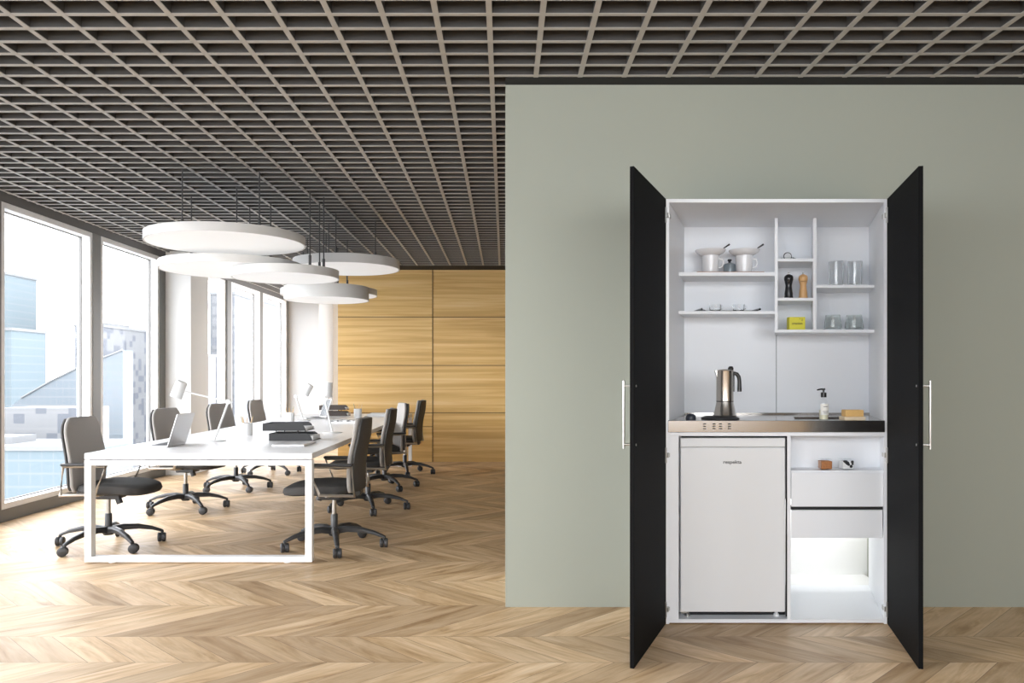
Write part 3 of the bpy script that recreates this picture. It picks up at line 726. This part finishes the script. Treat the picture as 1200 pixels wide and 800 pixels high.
# yellow box
d0 = SHD+0.05; k = mpx(d0)
e = thing('yellow_box', 932.8, d0+0.02, Z_E, 'small square yellow box with a line of lettering under the mills', 'box')
MB().box(-9.3*k, 9.3*k, -0.02, 0.02, 0, 0.072).build('carton', M['yellow'], e, 0.0012)
text_mesh('lettering', 'cranion', 0.019, M['ink'], e, (0, -0.0206, 0.036), (PI/2, 0, 0), 0.0004, 0.0003)
text_mesh('corner_mark', '2', 0.017, M['ink'], e, (0.026, -0.0206, 0.056), (PI/2, 0, 0), 0.0004)
MB().box(0.012, 0.016, -0.0206, -0.0200, 0.060, 0.064).build('corner_dot', M['ink'], e)
# glasses
def tall_glass(px, label, h=0.142, r0=0.036, r1=0.039):
    d = SHD+0.11
    o = MB().lathe([(0, 0.0006), (r0, 0.0006), (r0+0.001, 0.006), (r1, h*0.96), (r1-0.001, h), (r1-0.0035, h), (r1-0.004, h*0.96), (r0-0.003, 0.014), (0, 0.012)], (0, 0, 0), 36).build('tall_tumbler', M['tumbler'], None, smooth=True)
    o.location = place(px, d, ZF); return tag(o, label, 'glass', 'tall tumblers on the upper right shelf')
tall_glass(980.0, 'tall clear tumbler, left of the pair on the upper right shelf')
tall_glass(1001.8, 'tall clear tumbler, right of the pair on the upper right shelf')
def low_glass(px, label, r=0.047):
    d = SHD+0.11; h = 0.087
    o = MB().lathe([(0, 0.0006), (r*0.92, 0.0006), (r, 0.010), (r*0.98, 0.03), (r*0.80, h*0.97), (r*0.79, h), (r*0.74, h), (r*0.75, h*0.95), (r*0.92, 0.03), (r*0.88, 0.016), (0, 0.014)], (0, 0, 0), 36).build('low_tumbler', M['tumbler_green'], None, smooth=True)
    o.location = place(px, d, Z_E); return tag(o, label, 'glass', 'low tumblers on the lower right shelf')
low_glass(976.0, 'low wide greenish tumbler, left of the pair on the lower right shelf')
low_glass(1001.0, 'low wide greenish tumbler, right of the pair on the lower right shelf', 0.050)

# unseen lamp added behind the low cabinet opening to whiten the wall there
lamp_x = (UM+HR)/2+SK*0.8
def added_strip_lamp():
    e = empty('added_strip_lamp', (lamp_x, CD+CDEP+0.012, 0.60), 0, 'added unseen strip lamp that brightens the wall behind the low cabinet opening', 'lamp')
    MB().box(-0.22, 0.22, -0.010, 0.006, -0.012, 0.012).build('added_lamp_housing', M['lamp_white'], e, 0.002)
    d = bpy.data.lights.new('added_strip_light', 'AREA'); d.shape = 'RECTANGLE'; d.size = 0.44; d.size_y = 0.02; d.energy = 1.9
    l = bpy.data.objects.new('added_strip_light', d); COL.objects.link(l); l.parent = e; l.location = (0, 0.010, 0); l.rotation_euler = (math.radians(60), 0, 0)
added_strip_lamp()

# ------------------------------------------------------------------ conference table
TY0, TY1, TX0, TX1, TZ = 5.317, 11.10, -2.755, -1.262, 0.722
tb = empty('conference_table', ((TX0+TX1)/2, TY0, 0), 0, 'long white conference table with square loop legs and chairs down both sides', 'table')
hx = (TX1-TX0)/2; LT = TY1-TY0
MB().box(-hx, hx, 0, LT, TZ-0.038, TZ).build('tabletop', M['table_white'], tb, 0.0015)
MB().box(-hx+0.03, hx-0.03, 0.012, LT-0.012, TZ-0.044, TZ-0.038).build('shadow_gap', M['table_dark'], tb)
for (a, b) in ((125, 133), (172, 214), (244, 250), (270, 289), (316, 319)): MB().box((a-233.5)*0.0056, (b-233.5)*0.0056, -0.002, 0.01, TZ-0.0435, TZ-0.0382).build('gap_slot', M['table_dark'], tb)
def loop(yc):
    l = MB(); w_ = 0.045
    l.box(-hx, -hx+w_, yc, yc+0.06, 0.008, TZ-0.044); l.box(hx-w_, hx, yc, yc+0.06, 0.008, TZ-0.044)
    l.box(-hx+w_, hx-w_, yc, yc+0.06, 0.008, 0.008+0.036); l.box(-hx+w_, hx-w_, yc, yc+0.06, TZ-0.044-0.036, TZ-0.044)
    o = l.build('loop_leg', M['table_white'], tb, 0.0015)
    for sx in (-1, 1): MB().lathe([(0, 0), (0.022, 0), (0.022, 0.008), (0, 0.008)], (sx*(hx-0.17), yc+0.03, 0), 16).build('levelling_foot', M['table_white'], o)
for yc in (0.0, LT-0.06): loop(yc)
bm_ = MB(); bm_.box(-0.45, -0.41, 0.06, LT-0.06, TZ-0.08, TZ-0.044); bm_.box(0.41, 0.45, 0.06, LT-0.06, TZ-0.08, TZ-0.044)
bm_.build('underframe_beam', M['table_white'], tb)

# ------------------------------------------------------------------ office chair (faces +x)
def superellipse_pad(mb, cx, cz_, sx, sy, th, n=28, front_drop=0.02, e=3.2, taper=0.0):
    rings = []
    lv = [(-1.0, 0.55), (-0.92, 0.80), (-0.55, 0.96), (0.0, 1.0), (0.55, 0.97), (0.9, 0.86), (1.0, 0.62)]
    for (tz, sc) in lv:
        R = []
        for i in range(n):
            a = 2*PI*i/n; c, s = math.cos(a), math.sin(a)
            x = math.copysign(abs(c)**(2/e), c)*sx*sc; y = math.copysign(abs(s)**(2/e), s)*sy*sc
            y *= 1 - taper*(x/sx)
            z = cz_ + tz*th/2 + 0.012*(abs(y)/sy)**2*(1 if tz > 0 else 0) - (front_drop*((x/sx+0.1)**2) if x > 0 else 0)
            R.append(mb.bm.verts.new((cx+x, y, z)))
        rings.append(R)
    for A, B in zip(rings, rings[1:]):
        for i in range(n): mb.bm.faces.new([A[i], A[(i+1) % n], B[(i+1) % n], B[i]])
    for R, zc in ((rings[0], -th/2), (rings[-1], th/2-0.004)):
        c = mb.bm.verts.new((cx, 0, cz_+zc))
        for i in range(n): mb.bm.faces.new([R[i], R[(i+1) % n], c] if zc > 0 else [R[(i+1) % n], R[i], c])
def back_sheet(mb, off0, off1, inset=0.0, nz=12, ny=8):
    # curved slab: front surface follows the lumbar line, off0/off1 = distances behind it
    def fx(t): return -0.158 - 0.050*t - 0.018*math.sin(PI*min(1, t*1.3)) * (-1)
    F, B = [], []
    for i in range(nz+1):
        t = i/nz; z = 0.415+inset + (0.935-0.415-2*inset)*t
        hw = (0.205 + 0.035*math.sin(PI*min(1.0, 0.15+t*0.75)))*(1.0) - inset
        hw *= (1-0.22*max(0, (t-0.85)/0.15)**2) * (1-0.12*max(0, (0.1-t)/0.1)**2)
        rf, rb_ = [], []
        for j in range(ny+1):
            s = -1+2*j/ny; y = s*hw
            curv = 0.030*s*s
            edge = 1-0.35*max(0, (abs(s)-0.75)/0.25)**2
            mid = (off0+off1)/2; h = (off1-off0)/2*edge
            rf.append(mb.bm.verts.new((fx(t)+curv-(mid-h), y, z))); rb_.append(mb.bm.verts.new((fx(t)+curv-(mid+h), y, z)))
        F.append(rf); B.append(rb_)
    for i in range(nz):
        for j in range(ny):
            mb.bm.faces.new([F[i][j], F[i][j+1], F[i+1][j+1], F[i+1][j]]); mb.bm.faces.new([B[i][j], B[i+1][j], B[i+1][j+1], B[i][j+1]])
        mb.bm.faces.new([F[i][0], F[i+1][0], B[i+1][0], B[i][0]]); mb.bm.faces.new([F[i][ny], B[i][ny], B[i+1][ny], F[i+1][ny]])
    for j in range(ny):
        mb.bm.faces.new([F[0][j], B[0][j], B[0][j+1], F[0][j+1]]); mb.bm.faces.new([F[nz][j], F[nz][j+1], B[nz][j+1], B[nz][j]])
def make_chair(label, group):
    e = empty('office_chair', (0, 0, 0), 0, label, 'chair', group)
    m = MB(); superellipse_pad(m, 0.095, 0.432, 0.255, 0.245, 0.075, front_drop=0.018, taper=0.06); m.build('seat', M['fabric_dark'], e, smooth=True)
    m = MB(); back_sheet(m, 0.0, 0.036); m.build('backrest', M['fabric_grey'], e, smooth=True, bevel=0.008)
    m = MB(); back_sheet(m, 0.0365, 0.060, 0.007); m.build('back_shell', M['shell'], e, smooth=True, bevel=0.004)
    m = MB(); m.box(-0.20, -0.15, -0.06, 0.06, 0.385, 0.45); m.box(-0.19, 0.05, -0.05, 0.05, 0.372, 0.392); m.build('back_bracket', M['plastic'], e, 0.006)
    m = MB(); m.box(-0.06, 0.10, -0.075, 0.075, 0.348, 0.392); m.build('tilt_mechanism', M['plastic'], e, 0.01)
    m = MB(); m.cyl((0.12, -0.10, 0.365), (0.135, -0.10, 0.325), 0.022, 14); m.box(0.08, 0.13, -0.11, -0.06, 0.36, 0.385); m.build('tension_knob', M['plastic'], e, smooth=True)
    for s in (-1, 1):
        y = s*0.275
        a = MB()
        P = [(0.125, y, 0.606), (0.045, y, 0.412), (-0.195, y, 0.405), (-0.175, y, 0.606)]
        rr = 0.0085
        def seg(p, q, tx): a.tube([p, q], 0.016, 4, flat=0.55)
        a.tube([P[3], P[0], P[1], P[2]], 0.017, 8, closed=True, flat=0.75)
        a.tube([(0.0, y, 0.408), (0.0, s*0.18, 0.392), (0.0, s*0.05, 0.385)], 0.012, 8)
        ar = a.build('armrest', M['armmetal'], e, smooth=True)
        p = MB(); p.box(-0.185, 0.135, y-0.026, y+0.026, 0.610, 0.628); p.build('arm_pad', M['plastic'], ar, 0.008, seg=3)
    MB().lathe([(0, 0.20), (0.0155, 0.20), (0.0155, 0.35), (0, 0.35)], (0, 0, 0), 20).build('gas_lift', M['chrome'], e, smooth=True)
    MB().lathe([(0, 0.115), (0.025, 0.115), (0.025, 0.235), (0.022, 0.24), (0, 0.24)], (0, 0, 0), 20).build('lift_sleeve', M['plastic'], e, smooth=True)
    hub = MB().lathe([(0, 0.085), (0.034, 0.085), (0.042, 0.10), (0.040, 0.135), (0.030, 0.145), (0, 0.145)], (0, 0, 0), 24).build('base', M['plastic'], e, smooth=True)
    A0 = math.radians(CH_ANG)
    for i in range(5):
        a = A0+2*PI*i/5; c, s = math.cos(a), math.sin(a)
        L = MB(); pr = [(0.02, 0.122, 0.024, 0.026), (0.10, 0.134, 0.021, 0.024), (0.20, 0.128, 0.018, 0.021), (0.29, 0.108, 0.014, 0.018), (0.352, 0.084, 0.011, 0.015), (0.372, 0.074, 0.010, 0.013)]
        rings = []
        for (r, z, hz, hw) in pr:
            rings.append([L.bm.verts.new((c*r - s*w2, s*r + c*w2, z+h2)) for (w2, h2) in ((-hw, -hz), (hw, -hz), (hw, hz*0.3), (hw*0.5, hz), (-hw*0.5, hz), (-hw, hz*0.3))])
        for A, B in zip(rings, rings[1:]):
            for q in range(6): L.bm.faces.new([A[q], A[(q+1) % 6], B[(q+1) % 6], B[q]])
        L.bm.faces.new(rings[0]); L.bm.faces.new(rings[-1][::-1])
        L.build('leg', M['plastic'], hub, 0.003)
        w_ = MB(); cx, cy = c*0.360, s*0.360; a2 = a+0.9*((i*37) % 5-2); u = Vector((math.cos(a2), math.sin(a2), 0)); v = Vector((-u.y, u.x, 0)); C0 = Vector((cx, cy, 0.0335))+u*0.012
        for sg in (-1, 1): w_.tube([C0+v*sg*0.001, C0+v*sg*0.008, C0+v*sg*0.024, C0+v*sg*0.029], [0.028, 0.033, 0.033, 0.027], 20)
        w_.cyl((cx, cy, 0.035), (cx, cy, 0.078), 0.008, 10)
        w_.box(-0.012, 0.012, -0.02, 0.02, 0.045, 0.058, lambda x, y, z: Vector((C0.x, C0.y, 0))+u*x+v*y+Vector((0, 0, z)))
        w_.build('castor', M['wheel'], e, smooth=True)
    return e
CH_ANG = 33
left = [(-2.86, 5.857, -0.02, 'nearest grey office chair on the window side, at the table front corner'),
        (-2.94, 7.48, -0.14, 'second grey office chair on the window side, behind the open laptop'),
        (-2.93, 8.85, -0.22, 'third grey office chair on the window side, behind the near desk lamp'),
        (-2.968, 10.31, -0.06, 'farthest grey office chair on the window side of the table')]
right = [(-1.223, 5.83, 0.0, 'nearest office chair on the right side, at the table front corner'),
         (-1.258, 7.48, 0.03, 'second dark backed office chair from the front on the right side'),
         (-1.323, 8.95, 0.32, 'third office chair on the right side, turned so its lighter front shows'),
         (-1.257, 10.24, -0.05, 'farthest office chair on the right side, near the timber wall')]
GL, GR = 'grey office chairs on the window side', 'office chairs on the right side of the table'
proto = make_chair(left[0][3], GL)
for i, (x, y, r, lab) in enumerate(left):
    if i == 0: proto.location = (x, y, 0); proto.rotation_euler = (0, 0, r)
    else: dup(proto, (x, y, 0), r, lab, GL)
for (x, y, r, lab) in right: dup(proto, (x, y, 0), PI+r, lab, GR)

# ------------------------------------------------------------------ things on the table
def laptop(loc, rz, label, lean=0.30, mirror=1):
    # hinge along local y at x=0; base runs to -x; screen leans to +x
    e = empty('laptop', loc, rz, label, 'laptop', 'open laptops on the table')
    MB().box(-0.235, 0.0, -0.165, 0.165, 0.0005, 0.013).build('laptop_base', M['alu'], e, 0.003)
    MB().box(-0.125, -0.015, -0.148, 0.148, 0.013, 0.0142).build('keyboard', M['keys'], e)
    s = MB(); H = 0.235
    f = lambda x, y, z: Vector((x*math.cos(lean)+z*math.sin(lean), y, 0.012 - x*math.sin(lean)+z*math.cos(lean)))
    s.box(-0.003, 0.003, -0.165, 0.165, 0, H, f); sc = s.build('laptop_lid', M['alu'], e, 0.002)
    MB().box(-0.0036, -0.003, -0.155, 0.155, 0.01, H-0.008, f).build('screen', M['screen'], sc)
    return e
laptop((-2.395, 5.93, TZ), 0.0, 'open silver laptop at the near left end of the table')
l2 = laptop((-2.22, 9.9, TZ), 0.45, 'farther open laptop with its dark screen showing beside the second lamp', 0.32)

def desk_lamp(base, elbow, head, tilt, label):
    e = empty('desk_lamp', (base[0], base[1], TZ), 0, label, 'lamp', 'white desk lamps')
    bx, by = base; E = Vector((elbow[0]-bx, elbow[1]-by, elbow[2]-TZ)); Hd = Vector((head[0]-bx, head[1]-by, head[2]-TZ))
    MB().lathe([(0, 0), (0.085, 0), (0.085, 0.007), (0.06, 0.012), (0, 0.012)], (0, 0, 0), 36).build('lamp_base', M['lamp_white'], e, smooth=True)
    MB().tube([(0.0, 0, 0.010), tuple(E)], 0.0085, 12).build('lower_arm', M['lamp_white'], e, smooth=True)
    MB().lathe([(0, -0.014), (0.02, -0.014), (0.02, 0.014), (0, 0.014)], tuple(E), 16, Matrix.Rotation(PI/2, 3, 'X')).build('joint', M['lamp_white'], e, smooth=True)
    MB().tube([tuple(E+Vector((0.03, 0, -0.008))), tuple(Hd)], 0.0075, 12).build('upper_arm', M['lamp_white'], e, smooth=True)
    R = Euler(tilt).to_matrix()
    c = Hd
    MB().lathe([(0.0, 0.072), (0.036, 0.070), (0.043, 0.060), (0.046, -0.060), (0.0435, -0.060), (0.040, 0.05), (0.0, 0.055)], tuple(c), 28, R).build('lamp_shade', M['lamp_white'], e, smooth=True)
    return e
desk_lamp((-2.262, 6.33), (-2.155, 6.33, 1.030), (-2.53, 6.30, 1.122), (0, math.radians(22), 0), 'white desk lamp reaching left over the laptop, nearest on the table')
desk_lamp((-1.545, 7.28), (-1.625, 7.33, 1.02), (-1.572, 7.2, 1.105), (math.radians(-6), math.radians(4), 0), 'white desk lamp with upright shade between the two tray stacks')
desk_lamp((-2.32, 9.35), (-2.42, 9.4, 1.0), (-2.26, 9.3, 1.075), (0, math.radians(30), 0), 'small far white desk lamp before the second pillar')

def pen_cup(loc, label, seed, r=0.049, h=0.108):
    e = empty('pen_cup', loc, 0, label, 'pen cup', 'white pen cups on the table')
    MB().lathe([(0, 0), (r, 0), (r, h), (r-0.003, h), (r-0.003, 0.006), (0, 0.006)], (0, 0, 0), 28).build('cup', M['lamp_white'], e, smooth=True)
    q = random.Random(seed)
    for i in range(6):
        a = 2*PI*i/6+q.random(); b1 = (0.010*math.cos(a), 0.010*math.sin(a), 0.008)
        rr = r-0.007; tp = (rr*1.25*math.cos(a), rr*1.25*math.sin(a), h*1.33+q.random()*0.03)
        MB().tube([b1, tp], 0.0038, 6).build('pencil', M['pencil'] if i % 3 else M['pencil_dark'], e)
pen_cup((-2.21, 6.96, TZ), 'white pen cup with pencils behind the near paper trays', 1)
pen_cup((-2.38, 9.0, TZ), 'white pen cup with pencils on the window side, farther down the table', 2)
pen_cup((-1.82, 10.07, TZ), 'white pen cup right of the far paper trays', 3)

def tray_level(parent, z, mat, dx, name):
    W, Dp, H, T = 0.175, 0.13, 0.058, 0.003
    m = MB()
    m.box(-W+dx, W+dx, -Dp, Dp, z, z+T)
    side = [(-W+dx, z), (W+dx-0.012, z), (W+dx-0.012, z+0.012), (W+dx-0.03, z+H*0.78), (W+dx-0.05, z+H), (-W+dx, z+H)]
    m.prism(side, -Dp, -Dp+T); m.prism(side, Dp-T, Dp)
    m.box(-W+dx, -W+dx+T, -Dp, Dp, z+T, z+H)
    o = m.build(name, mat, parent)
    return o
def tray_stack(loc, rz, mat, label, dx):
    e = empty('letter_tray', loc, rz, label, 'letter tray', 'two tier letter trays')
    tray_level(e, 0.0, mat, 0.0, 'lower_tray'); tray_level(e, 0.078, mat, dx, 'upper_tray')
    s = MB()
    for (x, y) in ((-0.12, -0.12), (0.05, -0.12), (-0.12, 0.12), (0.05, 0.12)): s.cyl((x, y, 0.052), (x+0.0, y, 0.080), 0.005, 8)
    s.build('riser', mat, e)
    for nm, z, d in (('paper', 0.0035, 0.0), ('paper', 0.0815, dx)):
        MB().box(-0.16+d, 0.168+d, -0.12, 0.12, z, z+(0.024 if d else 0.034)).build('paper_stack', M['paper'], e, 0.001)
    return e
tray_stack((-1.672, 6.49, TZ), 0.0, M['tray'], 'dark grey two tier letter tray with papers near the front of the table', -0.05)
tray_stack((-2.19, 10.55, TZ), 0.05, M['tray_brown'], 'dark brown two tier letter tray at the far end of the table', -0.02)
o = MB().box(-0.118, 0.118, -0.165, 0.165, 0.0005, 0.015).build('closed_laptop', M['alu'], None, 0.004, seg=3)
o.location = (-1.552, 6.0, TZ); o.rotation_euler = (0, 0, -0.03); tag(o, 'closed silver laptop lying before the near letter tray', 'laptop')
e = empty('magazine', (-1.745, 8.85, TZ), 0.05, 'grey patterned magazines lying flat past the second lamp', 'magazine')
MB().box(-0.14, 0.14, -0.10, 0.10, 0.0005, 0.020).build('magazine_pages', M['paper'], e)
mg, nt, b = new_mat('magazine_cover'); gg = NG(nt)
tc = nt.nodes.new('ShaderNodeTexCoord'); nn = gg.noise(tc.outputs['Object'], 28, 2, 0.7)
nt.links.new(gg.ramp(nn, [(0.40, (0.08, 0.08, 0.08)), (0.5, (0.4, 0.4, 0.4)), (0.56, (0.8, 0.8, 0.8))]), b.inputs['Base Color'])
MB().box(-0.145, 0.145, -0.105, 0.105, 0.0205, 0.034).build('magazine_cover', mg, e, 0.002)
o = MB().box(-0.15, 0.15, -0.20, 0.20, 0.0005, 0.032).build('paper_box', M['paper'], None, 0.003)
o.location = (-1.59, 10.45, TZ); tag(o, 'flat white stack of paper at the far right of the table', 'paper stack')

# ------------------------------------------------------------------ round pendant lamps
def pendant(x, y, z, r, rim, angs, label, rf=0.55):
    e = empty('pendant_lamp', (x, y, z), 0, label, 'lamp', 'round white pendant lamps')
    MB().lathe([(r-0.012, 0.002), (r, 0.0), (r, rim), (r-0.01, rim), (0, rim), ], (0, 0, 0), 96).build('disc_housing', M['disc_side'], e, smooth=True)
    MB().lathe([(0, 0.0015), (r-0.012, 0.0015), (r-0.012, 0.006), (0, 0.006)], (0, 0, 0), 96).build('diffuser', M['disc_glow'], e, smooth=True)
    for a in angs:
        a = math.radians(a); cx, cy = rf*r*math.cos(a), rf*r*math.sin(a)
        MB().cyl((cx, cy, rim), (cx, cy, CEIL-z+0.05), 0.0058, 8).build('suspension_cable', M['cable'], e)
        MB().cyl((cx, cy, rim), (cx, cy, rim+0.10), 0.012, 10).build('cable_grip', M['cable'], e)
P3 = (215, 335, 95)
pendant(-2.159, 6.30, 2.253, 0.597, 0.066, P3, 'largest round white pendant lamp, nearest and upper left of the cluster')
pendant(-2.395, 7.12, 2.154, 0.600, 0.066, (200, 20, 80), 'wide round pendant lamp just below the nearest one, hung against the windows')
pendant(-1.886, 7.00, 2.072, 0.450, 0.072, (322, 2, 42), 'medium round pendant lamp hung lowest at the front of the cluster', 0.72)
pendant(-1.555, 8.00, 2.285, 0.518, 0.086, (260, 20, 140), 'round pendant lamp at the right of the cluster in front of timber wall')
pendant(-1.97, 9.00, 2.073, 0.462, 0.145, (40, 160, 280), 'thick rimmed round pendant lamp lowest at the back of the cluster')
pendant(-2.18, 10.10, 2.235, 0.590, 0.075, (60, 180, 300), 'farthest round pendant lamp mostly hidden behind the thick rimmed one')
